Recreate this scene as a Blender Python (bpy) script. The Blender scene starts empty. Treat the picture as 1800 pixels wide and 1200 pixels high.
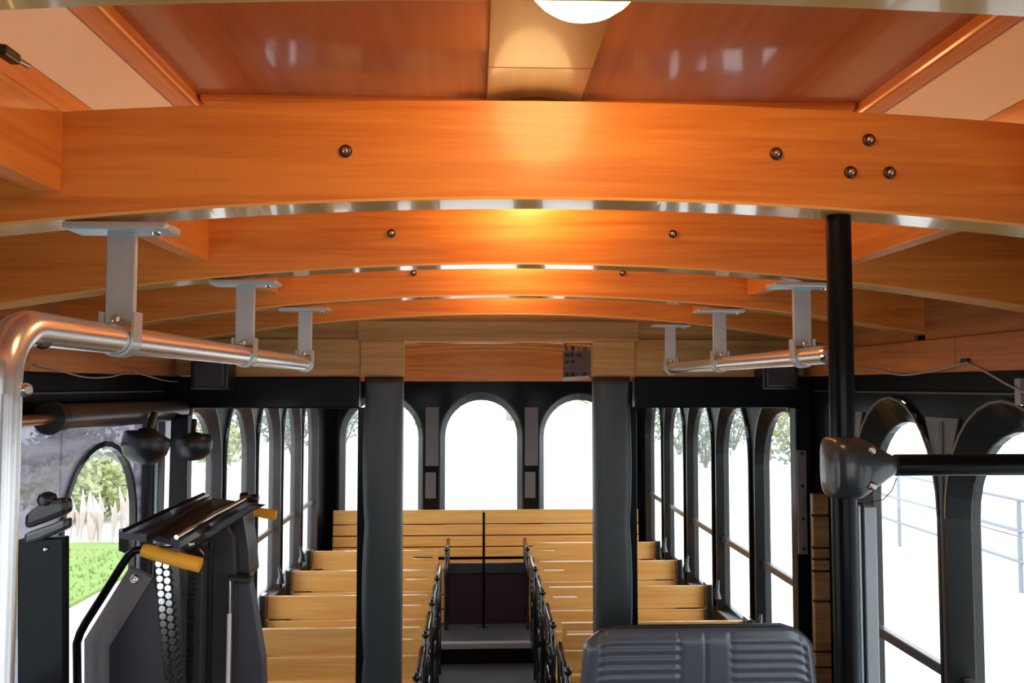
import bpy, bmesh, math, random
from mathutils import Vector, Matrix
random.seed(7)
C = bpy.context.scene.collection
S = bpy.context.scene

# ------------------------------------------------------------------ camera
F = 1500.0
YAW = math.atan(62/F); PIT = math.atan(78/math.hypot(F, 62))
FW = Vector((math.sin(YAW)*math.cos(PIT), math.cos(YAW)*math.cos(PIT), math.sin(PIT)))
RT = Vector((math.cos(YAW), -math.sin(YAW), 0)); UP = RT.cross(FW)
cam = bpy.data.cameras.new('camera'); cam.sensor_width = 36; cam.lens = 36*F/1800
cam.clip_start = .02; cam.clip_end = 300
co = bpy.data.objects.new('camera', cam); C.objects.link(co)
co.matrix_world = Matrix((( RT.x, UP.x, -FW.x, 0), (RT.y, UP.y, -FW.y, 0), (RT.z, UP.z, -FW.z, 0), (0, 0, 0, 1)))
S.camera = co
# ------------------------------------------------------------------ world, light, exposure
W = bpy.data.worlds.new('world'); S.world = W; W.use_nodes = True
nt = W.node_tree; bg = nt.nodes['Background']
tc = nt.nodes.new('ShaderNodeTexCoord'); sx = nt.nodes.new('ShaderNodeSeparateXYZ'); rp = nt.nodes.new('ShaderNodeValToRGB')
nt.links.new(tc.outputs['Generated'], sx.inputs[0]); nt.links.new(sx.outputs['Z'], rp.inputs[0])
rp.color_ramp.elements[0].color = (.94, .97, 1, 1); rp.color_ramp.elements[1].color = (.80, .90, 1, 1)
nt.links.new(rp.outputs[0], bg.inputs[0]); bg.inputs[1].default_value = 3.0
S.view_settings.view_transform = 'Standard'; S.view_settings.look = 'None'
S.view_settings.exposure = 0.35; S.view_settings.gamma = 1.0; S.view_settings.use_curve_mapping = False

# ------------------------------------------------------------------ helpers
def P(px, py, d):
    v = RT*(px-900) + UP*(600-py) + FW*F
    return v*(d/v.y)
def lin(c):
    c = c/255
    return c/12.92 if c <= .04045 else ((c+.055)/1.055)**2.4
def rgb(r, g, b): return (lin(r), lin(g), lin(b), 1)
MATS = {}
def mat(name, col, rough=.5, metal=0, coat=0, coat_rough=.1, bump=0, bscale=60, var=0, spec=.5):
    m = bpy.data.materials.new(name); m.use_nodes = True; t = m.node_tree; b = t.nodes['Principled BSDF']
    b.inputs['Base Color'].default_value = col; b.inputs['Roughness'].default_value = rough
    b.inputs['Metallic'].default_value = metal; b.inputs['Coat Weight'].default_value = coat
    b.inputs['Coat Roughness'].default_value = coat_rough; b.inputs['Specular IOR Level'].default_value = spec
    tc = t.nodes.new('ShaderNodeTexCoord'); nz = t.nodes.new('ShaderNodeTexNoise')
    nz.inputs['Scale'].default_value = bscale; nz.inputs['Detail'].default_value = 4
    t.links.new(tc.outputs['Object'], nz.inputs['Vector'])
    if var:
        mx = t.nodes.new('ShaderNodeMixRGB'); mx.blend_type = 'MULTIPLY'; mx.inputs[0].default_value = 1
        mr = t.nodes.new('ShaderNodeMapRange'); mr.inputs[3].default_value = 1-var; mr.inputs[4].default_value = 1+var*.5
        t.links.new(nz.outputs['Fac'], mr.inputs[0]); mx.inputs[1].default_value = col
        t.links.new(mr.outputs[0], mx.inputs[2]); t.links.new(mx.outputs[0], b.inputs['Base Color'])
    if bump:
        bp = t.nodes.new('ShaderNodeBump'); bp.inputs['Strength'].default_value = bump; bp.inputs['Distance'].default_value = .002
        t.links.new(nz.outputs['Fac'], bp.inputs['Height']); t.links.new(bp.outputs[0], b.inputs['Normal'])
    MATS[name] = m; return m
def wood(name, light, dark, axis=0, rough=.4, coat=.3, coat_rough=.12, fine=1.0, knots=0, spec=.5):
    m = bpy.data.materials.new(name); m.use_nodes = True; t = m.node_tree; b = t.nodes['Principled BSDF']; L = t.links.new
    tc = t.nodes.new('ShaderNodeTexCoord'); oi = t.nodes.new('ShaderNodeObjectInfo')
    mp = t.nodes.new('ShaderNodeMapping'); sc = [26*fine]*3; sc[axis] = 1.3*fine
    mp.inputs['Scale'].default_value = sc
    ml = t.nodes.new('ShaderNodeVectorMath'); ml.operation = 'SCALE'; ml.inputs[0].default_value = (13, 29, 17)
    L(oi.outputs['Random'], ml.inputs['Scale']); ad = t.nodes.new('ShaderNodeVectorMath'); ad.operation = 'ADD'
    L(tc.outputs['Object'], mp.inputs[0]); L(mp.outputs[0], ad.inputs[0]); L(ml.outputs[0], ad.inputs[1])
    n1 = t.nodes.new('ShaderNodeTexNoise'); n1.inputs['Scale'].default_value = 1; n1.inputs['Detail'].default_value = 6
    n1.inputs['Distortion'].default_value = 1.2; L(ad.outputs[0], n1.inputs['Vector'])
    n2 = t.nodes.new('ShaderNodeTexNoise'); n2.inputs['Scale'].default_value = 5; n2.inputs['Detail'].default_value = 3
    L(ad.outputs[0], n2.inputs['Vector'])
    mm = t.nodes.new('ShaderNodeMath'); mm.operation = 'MULTIPLY_ADD'; mm.inputs[1].default_value = .45
    L(n2.outputs['Fac'], mm.inputs[0]); L(n1.outputs['Fac'], mm.inputs[2])
    r = t.nodes.new('ShaderNodeValToRGB'); e = r.color_ramp.elements
    e[0].position = .5; e[0].color = dark; e[1].position = .88; e[1].color = light
    L(mm.outputs[0], r.inputs[0]); L(r.outputs[0], b.inputs['Base Color'])
    b.inputs['Roughness'].default_value = rough; b.inputs['Coat Weight'].default_value = coat; b.inputs['Coat Roughness'].default_value = coat_rough
    b.inputs['Specular IOR Level'].default_value = spec
    bp = t.nodes.new('ShaderNodeBump'); bp.inputs['Strength'].default_value = .12; bp.inputs['Distance'].default_value = .001
    L(n1.outputs['Fac'], bp.inputs['Height']); L(bp.outputs[0], b.inputs['Normal'])
    MATS[name] = m; return m
def glass(name, tint=(1, 1, 1, 1), refl=.06, haze=0, hazecol=(.5, .5, .5, 1), streak=False):
    m = bpy.data.materials.new(name); m.use_nodes = True; t = m.node_tree; t.nodes.clear(); L = t.links.new
    o = t.nodes.new('ShaderNodeOutputMaterial'); a = t.nodes.new('ShaderNodeBsdfTransparent'); g = t.nodes.new('ShaderNodeBsdfGlossy')
    a.inputs[0].default_value = tint; g.inputs['Roughness'].default_value = .02
    mx = t.nodes.new('ShaderNodeMixShader'); mx.inputs[0].default_value = refl; L(a.outputs[0], mx.inputs[1]); L(g.outputs[0], mx.inputs[2])
    out = mx
    if haze:
        d = t.nodes.new('ShaderNodeBsdfDiffuse'); d.inputs[0].default_value = hazecol; m2 = t.nodes.new('ShaderNodeMixShader'); m2.inputs[0].default_value = haze
        tr = t.nodes.new('ShaderNodeBsdfTranslucent'); tr.inputs[0].default_value = hazecol
        m3 = t.nodes.new('ShaderNodeMixShader'); L(d.outputs[0], m3.inputs[1]); L(tr.outputs[0], m3.inputs[2])
        L(mx.outputs[0], m2.inputs[1]); L(m3.outputs[0], m2.inputs[2]); out = m2
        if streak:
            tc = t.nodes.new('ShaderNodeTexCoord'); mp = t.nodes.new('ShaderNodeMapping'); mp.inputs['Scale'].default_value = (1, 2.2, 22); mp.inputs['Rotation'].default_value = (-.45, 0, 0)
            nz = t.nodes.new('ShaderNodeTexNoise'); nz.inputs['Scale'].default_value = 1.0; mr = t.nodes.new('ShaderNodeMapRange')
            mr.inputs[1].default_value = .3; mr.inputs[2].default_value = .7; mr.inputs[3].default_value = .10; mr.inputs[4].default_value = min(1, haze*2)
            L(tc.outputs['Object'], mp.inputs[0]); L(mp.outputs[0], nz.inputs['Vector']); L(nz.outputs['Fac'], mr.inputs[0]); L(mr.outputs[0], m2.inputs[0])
    L(out.outputs[0], o.inputs[0]); MATS[name] = m; return m

class MB:
    """collects shapes (world coordinates) and links them as one mesh object"""
    def __init__(s): s.v = []; s.f = []; s.sm = []
    def add(s, vs, fs, smooth=False):
        k = len(s.v); s.v += [tuple(v) for v in vs]; s.f += [tuple(i+k for i in f) for f in fs]; s.sm += [smooth]*len(fs); return s
    def box(s, x0, x1, y0, y1, z0, z1):
        vs = [(x, y, z) for x in (x0, x1) for y in (y0, y1) for z in (z0, z1)]
        return s.add(vs, [(0, 1, 3, 2), (4, 6, 7, 5), (0, 4, 5, 1), (2, 3, 7, 6), (0, 2, 6, 4), (1, 5, 7, 3)])
    def bbox(s, x0, x1, y0, y1, z0, z1, r=.004):
        bm = bmesh.new(); bmesh.ops.create_cube(bm, size=1)
        for v in bm.verts: v.co = Vector(((x0+x1)/2+v.co.x*(x1-x0), (y0+y1)/2+v.co.y*(y1-y0), (z0+z1)/2+v.co.z*(z1-z0)))
        bmesh.ops.bevel(bm, geom=bm.edges[:], offset=r, segments=2, affect='EDGES', profile=.6)
        s.addbm(bm); return s
    def addbm(s, bm, smooth=False):
        bm.verts.index_update(); s.add([v.co[:] for v in bm.verts], [[v.index for v in f.verts] for f in bm.faces], smooth); bm.free(); return s
    def prism(s, pts, ext):
        """polygon pts (3d) extruded by vector ext"""
        n = len(pts); e = Vector(ext); a = [Vector(p) for p in pts]; b = [p+e for p in a]
        fs = [tuple(range(n)), tuple(range(2*n-1, n-1, -1))] + [(i, i+n, (i+1) % n+n, (i+1) % n) for i in range(n)]
        return s.add(a+b, fs)
    def pprism(s, px, d, thick): return s.prism([P(x, y, d) for x, y in px], (0, thick, 0))
    def strip(s, A, B, ext, closed=False):
        """solid band between polylines A and B (same length) thickened by ext"""
        n = len(A); e = Vector(ext); A = [Vector(p) for p in A]; B = [Vector(p) for p in B]
        vs = A+B+[p+e for p in A]+[p+e for p in B]; fs = []
        rng = range(n if closed else n-1)
        for i in rng:
            j = (i+1) % n
            fs += [(i, j, n+j, n+i), (2*n+i, 3*n+i, 3*n+j, 2*n+j), (i, 2*n+i, 2*n+j, j), (n+i, n+j, 3*n+j, 3*n+i)]
        if not closed: fs += [(0, n, 3*n, 2*n), (n-1, 3*n-1, 4*n-1, 2*n-1)]
        return s.add(vs, fs)
    def tube(s, pts, r, n=12, closed=False, cap=True):
        pts = [Vector(p) for p in pts]; m = len(pts); R = r if isinstance(r, (list, tuple)) else [r]*m
        vs = []; prev = None
        for i, p in enumerate(pts):
            if closed: t = pts[(i+1) % m]-pts[i-1]
            else: t = pts[min(i+1, m-1)]-pts[max(i-1, 0)]
            t.normalize()
            if prev is None:
                a = Vector((0, 0, 1)) if abs(t.z) < .9 else Vector((1, 0, 0)); u = t.cross(a).normalized()
            else: u = (prev-t*prev.dot(t)).normalized()
            prev = u; w = t.cross(u)
            vs += [p+(u*math.cos(2*math.pi*k/n)+w*math.sin(2*math.pi*k/n))*R[i] for k in range(n)]
        fs = []
        for i in range(m if closed else m-1):
            j = (i+1) % m
            fs += [(i*n+k, i*n+(k+1) % n, j*n+(k+1) % n, j*n+k) for k in range(n)]
        s.add(vs, fs, True)
        if cap and not closed:
            s.add(vs[:n][::-1], [tuple(range(n))]); s.add(vs[-n:], [tuple(range(n))])
        return s
    def lathe(s, c, prof, axis=(0, 0, 1), n=24):
        """prof: list of (radius, height along axis)"""
        ax = Vector(axis).normalized(); c = Vector(c); a = Vector((0, 0, 1)) if abs(ax.z) < .9 else Vector((1, 0, 0))
        u = ax.cross(a).normalized(); w = ax.cross(u); vs = []; m = len(prof)
        for r, h in prof: vs += [c+ax*h+(u*math.cos(2*math.pi*k/n)+w*math.sin(2*math.pi*k/n))*r for k in range(n)]
        fs = [(i*n+k, i*n+(k+1) % n, (i+1)*n+(k+1) % n, (i+1)*n+k) for i in range(m-1) for k in range(n)]
        s.add(vs, fs, True); s.add(vs[:n][::-1], [tuple(range(n))]); return s.add(vs[-n:], [tuple(range(n))])
    def build(s, name, m, parent=None, bevel=0):
        off = Vector((0, 0, 0))
        p = parent
        while p is not None: off += p.location; p = p.parent
        me = bpy.data.meshes.new(name)
        loc = Vector((0, 0, 0))
        me.from_pydata([tuple(Vector(v)-off) for v in s.v], [], s.f)
        me.polygons.foreach_set('use_smooth', s.sm)
        bm = bmesh.new(); bm.from_mesh(me); bmesh.ops.recalc_face_normals(bm, faces=bm.faces[:]); bm.to_mesh(me); bm.free()
        me.materials.append(MATS[m] if isinstance(m, str) else m)
        o = bpy.data.objects.new(name, me); C.objects.link(o); o.parent = parent
        if bevel:
            b = o.modifiers.new('bevel', 'BEVEL'); b.width = bevel; b.segments = 2; b.limit_method = 'ANGLE'
        return o
def box(name, m, x0, x1, y0, y1, z0, z1, parent=None, bevel=0): return MB().box(x0, x1, y0, y1, z0, z1).build(name, m, parent, bevel)
def tag(o, label=None, cat=None, group=None, kind=None):
    if label: o['label'] = label
    if cat: o['category'] = cat
    if group: o['group'] = group
    if kind: o['kind'] = kind
    return o
def thing(name, loc, label=None, cat=None, group=None, kind=None):
    o = bpy.data.objects.new(name, None); o.empty_display_size = .05; C.objects.link(o); o.location = loc
    return tag(o, label, cat, group, kind)
def copy_tree(o, parent=None):
    c = o.copy(); C.objects.link(c); c.parent = parent
    for ch in list(o.children): copy_tree(ch, c)
    return c

# ------------------------------------------------------------------ materials
wood('honey_oak', rgb(236, 146, 60), rgb(206, 112, 38), 0, .38, .25, .16)
wood('honey_oak_long', rgb(234, 142, 60), rgb(202, 106, 38), 1, .32, .5, .12)
wood('red_panel', rgb(178, 108, 70), rgb(156, 88, 54), 1, .25, .5, .06, .4)
wood('tan_plank', rgb(176, 116, 52), rgb(160, 98, 42), 1, .5, .1, .1, .5)
wood('pale_pine', rgb(206, 160, 88), rgb(172, 124, 62), 0, .45, .2, .2, .8)
wood('bench_pine', rgb(246, 194, 112), rgb(228, 166, 84), 0, .4, .3, .2, .8)
wood('cornice', rgb(200, 130, 72), rgb(160, 92, 48), 1, .45, .2, .2)
mat('lacquered_edge', rgb(240, 180, 105), .15, 0, .5, .04, spec=.4)
mat('white_panel', rgb(244, 222, 200), .45, var=.05, bscale=4)
mat('black_paint', (.003, .0045, .0055, 1), .34, coat=.10, coat_rough=.1, spec=.1, bump=.15, bscale=8)
mat('frame_black', (.009, .010, .010, 1), .32, coat=.25, spec=.3, coat_rough=.12, bump=.2, bscale=10)
mat('frame_grey', (.05, .046, .048, 1), .38, coat=.3, bump=.1, bscale=12)
mat('spandrel', (.13, .125, .13, 1), .45, var=.2, bscale=6)
mat('slate_vinyl', (.022, .032, .035, 1), .42, coat=.2, coat_rough=.3, bump=.25, bscale=30)
mat('black_plastic', (.012, .012, .014, 1), .35, bump=.2, bscale=120)
mat('grey_cast', (.03, .034, .04, 1), .3, coat=.3, bump=.1, bscale=90)
mat('lift_panel', (.040, .042, .055, 1), .5, bump=.15, bscale=60, var=.15)
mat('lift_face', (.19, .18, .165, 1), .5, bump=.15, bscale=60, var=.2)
mat('lift_black', (.012, .012, .013, 1), .35, coat=.4, bump=.2, bscale=70)
mat('yellow_foam', rgb(236, 170, 42), .6, bump=.3, bscale=80, var=.12)
mat('chrome', (.78, .76, .74, 1), .16, 1)
mat('brushed_aluminium', (.80, .80, .80, 1), .24, .85, bump=.06, bscale=50)
mat('cast_aluminium', (.55, .61, .62, 1), .34, .55, bump=.25, bscale=90, var=.1)
mat('bolt_dark', (.09, .05, .03, 1), .35, .7)
mat('bolt_head', (.7, .66, .6, 1), .25, 1)
mat('vinyl_seat', (.075, .088, .11, 1), .33, coat=.4, coat_rough=.25, bump=.2, bscale=160)
mat('cable_grey', (.35, .33, .31, 1), .5)
mat('roller_brown', (.05, .040, .036, 1), .38, coat=.2, bump=.1, bscale=20)
mat('copper', (.55, .32, .2, 1), .3, 1)
mat('maroon', (.035, .010, .018, 1), .4, var=.2, bscale=10)
mat('floor_rubber', (.10, .10, .105, 1), .45, bump=.3, bscale=140, var=.1)
mat('nosing', (.55, .55, .56, 1), .35, .4)
mat('cast_iron', (.012, .015, .016, 1), .25, .3, coat=.8, coat_rough=.08)
mat('strip_grey', (.22, .19, .19, 1), .5, .3, var=.1)
mat('aluminium_matt', (.42, .48, .50, 1), .4, .5, var=.08, bscale=8)
mat('tan_rim', (.25, .20, .13, 1), .4)
mat('brass', (.6, .42, .18, 1), .3, 1)
mat('notice', (.28, .20, .17, 1), .5, var=.5, bscale=70)
mat('notice_ink', (.10, .03, .025, 1), .5)
mat('notice_white', (.8, .76, .72, 1), .4)
mat('roof_skin', (.4, .4, .4, 1), .6)
glass('pane', (1, 1, 1, 1), .05)
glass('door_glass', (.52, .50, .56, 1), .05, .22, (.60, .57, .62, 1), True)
mat('concrete', (.62, .62, .60, 1), .9, var=.15, bscale=1.5)
wood('reflected_pine', rgb(150, 112, 68), rgb(112, 80, 48), 0, .5, .1, .2)  # dimness of the reflected slats is put into this pine colour
mat('asphalt', (.16, .155, .165, 1), .9, var=.2, bscale=.8)
mat('grass_green', (.20, .30, .07, 1), .9, var=.35, bscale=6)
mat('leaf_green', (.20, .235, .17, 1), .7, var=.3, bscale=3)
mat('leaf_yellow', (.30, .33, .13, 1), .7, var=.3, bscale=3)
mat('bark', (.24, .19, .17, 1), .9, bump=.5, bscale=20)
mat('reed', (.5, .42, .38, 1), .8)
mat('rail_paint', (.25, .275, .30, 1), .5, .3)
mat('stone', (.55, .53, .50, 1), .9, var=.2, bscale=2)
em = bpy.data.materials.new('lamp_glow'); em.use_nodes = True
b = em.node_tree.nodes['Principled BSDF']; b.inputs['Base Color'].default_value = (1, .85, .6, 1); b.inputs['Roughness'].default_value = .3
b.inputs['Emission Color'].default_value = (1, .60, .23, 1); b.inputs['Emission Strength'].default_value = 16; MATS['lamp_glow'] = em

XL, XR, XC = -1.12, 1.25, .105
ZF = -1.75; YR = 6.46; YF = -1.3; YP = 3.17
ZB, ZS, ZT = -1.12, -.35, -.108      # window bottom, spring line, crown of the glass
ZW = .034                            # top of the black wall band

# ------------------------------------------------------------------ setting: floor
fl = thing('floor', (0, 0, ZF), kind='structure')
box('floor_slab', 'floor_rubber', XL-.05, XR+.05, YF, YR+.05, ZF-.12, ZF, fl)
box('raised_floor', 'floor_rubber', XL-.02, XR+.02, 5.50, YR, ZF, -1.625, fl)
box('step_nosing', 'nosing', XL-.02, XR+.02, 5.47, 5.52, -1.655, -1.618, fl, .004)
box('step_riser', 'black_paint', XL-.02, XR+.02, 5.485, 5.50, ZF, -1.655, fl)

# ------------------------------------------------------------------ walls with arched openings
def outline(c, rx, zb, zs, zt, n=16):
    pts = [(c-rx, zb), (c-rx, (zb+zs)/2)]
    pts += [(c-rx*math.cos(math.pi*i/n), zs+(zt-zs)*math.sin(math.pi*i/n)) for i in range(n+1)]
    pts += [(c+rx, (zb+zs)/2), (c+rx, zb)]
    return pts
def wall(name, O, Sd, N, s0, s1, z0, z1, holes, thick, parent=None):
    """wall slab in the (s, z) plane with arched holes; holes = (centre, rx, zb, zs, zt)"""
    O, Sd, N = Vector(O), Vector(Sd), Vector(N); Z = Vector((0, 0, 1))
    W = lambda s, z, n=0: O+Sd*s+Z*z+N*n
    mb = MB(); cur = s0
    def quad(p):
        mb.prism([W(*q) for q in p], N*thick)
    for (c, rx, zb, zs, zt) in holes:
        l, r = c-rx, c+rx
        if l > cur: quad([(cur, z0), (l, z0), (l, z1), (cur, z1)])
        quad([(l, z0), (r, z0), (r, zb), (l, zb)])
        o = outline(c, rx, zb, zs, zt)[2:-2]
        mb.strip([W(*q) for q in o], [W(q[0], z1) for q in o], N*thick)
        cur = r
    if cur < s1: quad([(cur, z0), (s1, z0), (s1, z1), (cur, z1)])
    o = mb.build(name, 'black_paint', parent)
    return tag(o, kind='structure') if parent is None else o
wn = [0]
def window(O, Sd, N, c, rx, rxo, zb, zs, zt, zto, rail=None, rim=False, depth=.045, fm='frame_black'):
    wn[0] += 1
    O, Sd, N = Vector(O), Vector(Sd), Vector(N); Z = Vector((0, 0, 1))
    W = lambda s, z, n=0: O+Sd*s+Z*z+N*n
    t = thing('window_%d' % wn[0], W(c, zb), kind='structure')
    a = outline(c, rxo, zb-.03, zs, zto); q = outline(c, rx, zb, zs, zt)
    mb = MB()
    A = [W(*p, -.012) for p in a]; B = [W(*p, depth) for p in q]; A2 = [W(p[0], p[1], -.012) for p in outline(c, rxo+.012, zb-.042, zs, zto+.012)]
    # funnel shaped moulding: flat lip, slope to the pane, ring on the outside
    n = len(A); vs = A2+A+B+[W(*p, depth+.02) for p in q]+[W(*p, depth+.02) for p in a]
    fs = []
    for k in range(4):
        for i in range(n):
            j = (i+1) % n; fs.append((k*n+i, k*n+j, (k+1)*n+j, (k+1)*n+i))
    mb.add(vs, fs)
    mb.build('window_frame', fm, t)
    MB().prism([W(*p, depth-.006) for p in q], N*.005).build('pane', 'pane', t)
    if rail is not None:
        mb = MB(); mb.prism([W(c-rx, rail-.016, .012), W(c+rx, rail-.016, .012), W(c+rx, rail+.014, .012), W(c-rx, rail+.014, .012)], N*.024)
        mb.build('sash_rail', 'frame_grey', t, .003)
    if rim:
        MB().tube([W(p[0], p[1], -.013) for p in outline(c, rxo+.006, zb-.03, zs, zto+.006)[2:-2]], .0028, 6).build('rim_bead', 'tan_rim', t)
    return t
YD = (0, 1, 0)
right_near = [2.52-.55*k for k in range(6)]; right_far = [3.52+.617*k for k in range(5)]
left_far = [3.545+.565*k for k in range(5)]
H = (ZB-.03, ZS, -.035)
def hl(cs, rx): return [(c, rx, ZB-.03, ZS, -.035) for c in sorted(cs)]
wall('wall_right', (XR, 0, 0), YD, (1, 0, 0), YF, 3.10, ZF, ZW, hl(right_near, .258), .06)
w = wall('wall_right_rear', (XR, 0, 0), YD, (1, 0, 0), 3.10, YR, ZF, ZW, hl(right_far, .268), .05)
for c in right_near: window((XR, 0, 0), YD, (1, 0, 0), c, .234, .251, ZB, ZS, ZT, -.042, -.77, True, .05)
for c in right_far: window((XR, 0, 0), YD, (1, 0, 0), c, .248, .262, ZB, ZS, ZT, -.042, -.785, False, .032)
# left wall: rear part with arches, front part holds the lift door
wall('wall_left_rear', (XL, 0, 0), YD, (-1, 0, 0), 3.10, YR, ZF, ZW, hl(left_far, .248), .05)
for c in left_far: window((XL, 0, 0), YD, (-1, 0, 0), c, .226, .242, ZB, ZS, ZT, -.042, -.80, False, .032, 'frame_grey' )
wl = MB(); wl.box(XL-.06, XL, YF, 3.10, -.075, ZW); wl.box(XL-.06, XL, YF, .55, ZF, -.075); wl.box(XL-.06, XL, 1.95, 2.02, ZF, -.075)
wl.box(XL-.06, XL, .55, 1.95, ZF, -.80); wl.box(XL-.06, XL, 3.02, 3.10, ZF, -.075); wl.box(XL-.06, XL, 2.02, 3.02, ZF, -1.45)
tag(wl.build('wall_left', 'black_paint'), kind='structure')
wn[0] += 1
t = thing('window_%d' % wn[0], (XL, 1.2, -.8), kind='structure')
MB().box(XL-.03, XL-.02, .57, 1.93, -.78, -.095).build('pane', 'pane', t)
f = MB(); f.box(XL-.05, XL+.01, .55, .57, -.8, -.075); f.box(XL-.05, XL+.01, 1.93, 1.95, -.8, -.075); f.box(XL-.05, XL+.01, .57, 1.93, -.095, -.075); f.box(XL-.05, XL+.01, .57, 1.93, -.8, -.78)
f.build('window_frame', 'frame_black', t)
# lift door with big tinted window and an arched clear light in it
t = thing('door_1', (XL, 2.52, -1.45), kind='structure')
f = MB(); f.box(XL-.045, XL+.012, 2.02, 2.06, -1.45, -.075); f.box(XL-.045, XL+.012, 2.98, 3.02, -1.45, -.075)
f.box(XL-.045, XL+.012, 2.06, 2.98, -.10, -.075); f.box(XL-.045, XL+.012, 2.06, 2.98, -1.45, -1.10); f.build('door_frame', 'frame_black', t)
ao = [(c, z) for c, z in outline(2.665, .255, -1.06, -.43, -.175)]
mb = MB()
o = ao[2:-2]
Wd = lambda p: Vector((XL-.02, p[0], p[1]))
mb.strip([Wd(p) for p in o], [Wd((p[0], -.10)) for p in o], (-.005, 0, 0))
for a_, b_ in ((2.06, 2.665-.255), (2.665+.255, 2.98)): mb.box(XL-.025, XL-.02, a_, b_, -1.10, -.10)
mb.box(XL-.025, XL-.02, 2.665-.255, 2.665+.255, -1.10, -1.06)
mb.build('tinted_pane', 'door_glass', t)
MB().prism([Wd(p) for p in outline(2.665, .25, -1.06, -.43, -.18)], (-.004, 0, 0)).build('arched_pane', 'pane', t)
ip = outline(2.665, .245, -1.05, -.43, -.185); op = outline(2.665, .262, -1.07, -.43, -.168)
MB().strip([Vector((XL-.012, *p)) for p in ip], [Vector((XL-.012, *p)) for p in op], (-.02, 0, 0), True).build('arch_rim', 'frame_black', t)
# rear wall
rear_c = [-.712, .035, .782]
wall('wall_rear', (0, YR, 0), (1, 0, 0), (0, 1, 0), XL-.05, XR+.05, ZF, ZW, [(c, .315, -1.0, -.38, -.052) for c in rear_c], .06)
for c in rear_c: window((0, YR, 0), (1, 0, 0), (0, 1, 0), c, .272, .308, -.97, -.38, ZT, -.058, None, False, .04)
for i, c in enumerate((-.338, .408)):
    t = thing('trim_%d' % (i+1), (c, YR, -.5), kind='structure')
    box('grey_inset', 'spandrel', c-.045, c+.055, YR-.012, YR, -.60, -.16, t, .003)
    box('grey_inset', 'spandrel', c-.045, c+.035, YR-.014, YR, -.84, -.645, t, .003)
# black band above rear windows + pine header board reaching the ceiling
box('trim_3', 'honey_oak', XL, XR, YR-.05, YR+.05, ZW, .40)['kind'] = 'structure'
# front wall behind the photographer with the windscreen opening
mb = MB(); mb.box(XL-.05, XR+.05, YF-.06, YF, ZF, -.75); mb.box(XL-.05, XR+.05, YF-.06, YF, .1, .5)
mb.box(XL-.05, XL+.1, YF-.06, YF, -.75, .1); mb.box(XR-.1, XR+.05, YF-.06, YF, -.75, .1)
tag(mb.build('wall_front', 'black_paint'), kind='structure')
wn[0] += 1; t = thing('window_%d' % wn[0], (XC, YF, -.75), kind='structure')
box('pane', 'pane', XL+.1, XR-.1, YF-.03, YF-.025, -.75, .1, t); box('window_frame', 'frame_black', .05, .09, YF-.05, YF-.01, -.75, .1, t)
# spandrel insets between the near right arches
for i, y in enumerate((2.245, 2.795)):
    k = 4+i
    t = thing('trim_%d' % k, (XR, y, -.2), kind='structure')
    z0, z1 = -.29, -.085
    MB().prism([Vector((XR-.006, y-.004, z0)), Vector((XR-.006, y+.010, z0)), Vector((XR-.006, y+.085, z1)), Vector((XR-.006, y-.08, z1))], (.006, 0, 0)).build('grey_inset', 'spandrel', t)
    MB().tube([(XR-.006, y, -1.1), (XR-.008, y, -.3), (XR-.006, y, -.095)], .008, 8).build('pillar_bead', 'frame_grey', t)

# ------------------------------------------------------------------ ceiling
ZC = .54; UW = .637; UC = .67
def zbot(x): return .244-(x-XC)**2/12.6
def ztop(x): return .375-(x-XC)**2/18
ce = thing('ceiling', (XC, 2.5, ZC), kind='structure')
MB().box(XL-.06, XR+.06, YF-.06, YR+.06, .60, .64).build('roof_skin', 'roof_skin', ce)
sk = MB()
for s in (-1, 1):
    e = XC+s*UW; wx = XL-.06 if s < 0 else XR+.06
    sk.box(min(wx, wx+s*.01), max(wx, wx+s*.01), YF-.06, YR+.06, 0.034, .60)
sk.box(XL-.06, XR+.06, YR+.05, YR+.06, .034, .60)
sk.box(XL-.06, XR+.06, YF-.07, YF-.06, .034, .60)
sk.build('outer_skin', 'roof_skin', ce)
beams = [-.68, -.09, .497, 1.135, 1.735, 2.335, 2.935, 3.535, 4.135, 4.735, 5.335, 5.935]
edges = [YF]+beams+[YR]
for a, b_ in zip(edges[:-1], edges[1:]):
    # flat clerestory panels either side of the centre plank, white side panels, orange fascia boards, low vault panels
    for x0, x1 in ((XC-.63, XC-.085), (XC+.085, XC+.63)):
        box('ceiling_panel', 'red_panel', x0, x1, a, b_, ZC, ZC+.012, ce)
    for s in (-1, 1):
        e = XC+s*UC
        x0, x1 = sorted((e, e-s*.045))
        x0, x1 = sorted((e, e+s*.012))
        e = XC+s*UW
        x0, x1 = sorted((e, e+s*.034))
        box('fascia_board', 'honey_oak_long', x0, x1, a+.03, b_-.03, .247, .352, ce, .002)
        x0, x1 = (XL, XL+.012) if s < 0 else (XR-.012, XR)
        box('upper_wall_board', 'cornice', x0, x1, a+.03, b_-.03, .127, .30, ce)
        # low vault
        n = 8; e += s*.034; wx = (XL if s < 0 else XR); A = []; B = []
        for i in range(n+1):
            x = e+(wx-e)*i/n; A.append((x, a, ztop(x)-.012)); B.append((x, b_, ztop(x)-.012))
        MB().strip(A, B, (0, 0, .012)).build('vault_panel', 'cornice', ce)
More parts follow.
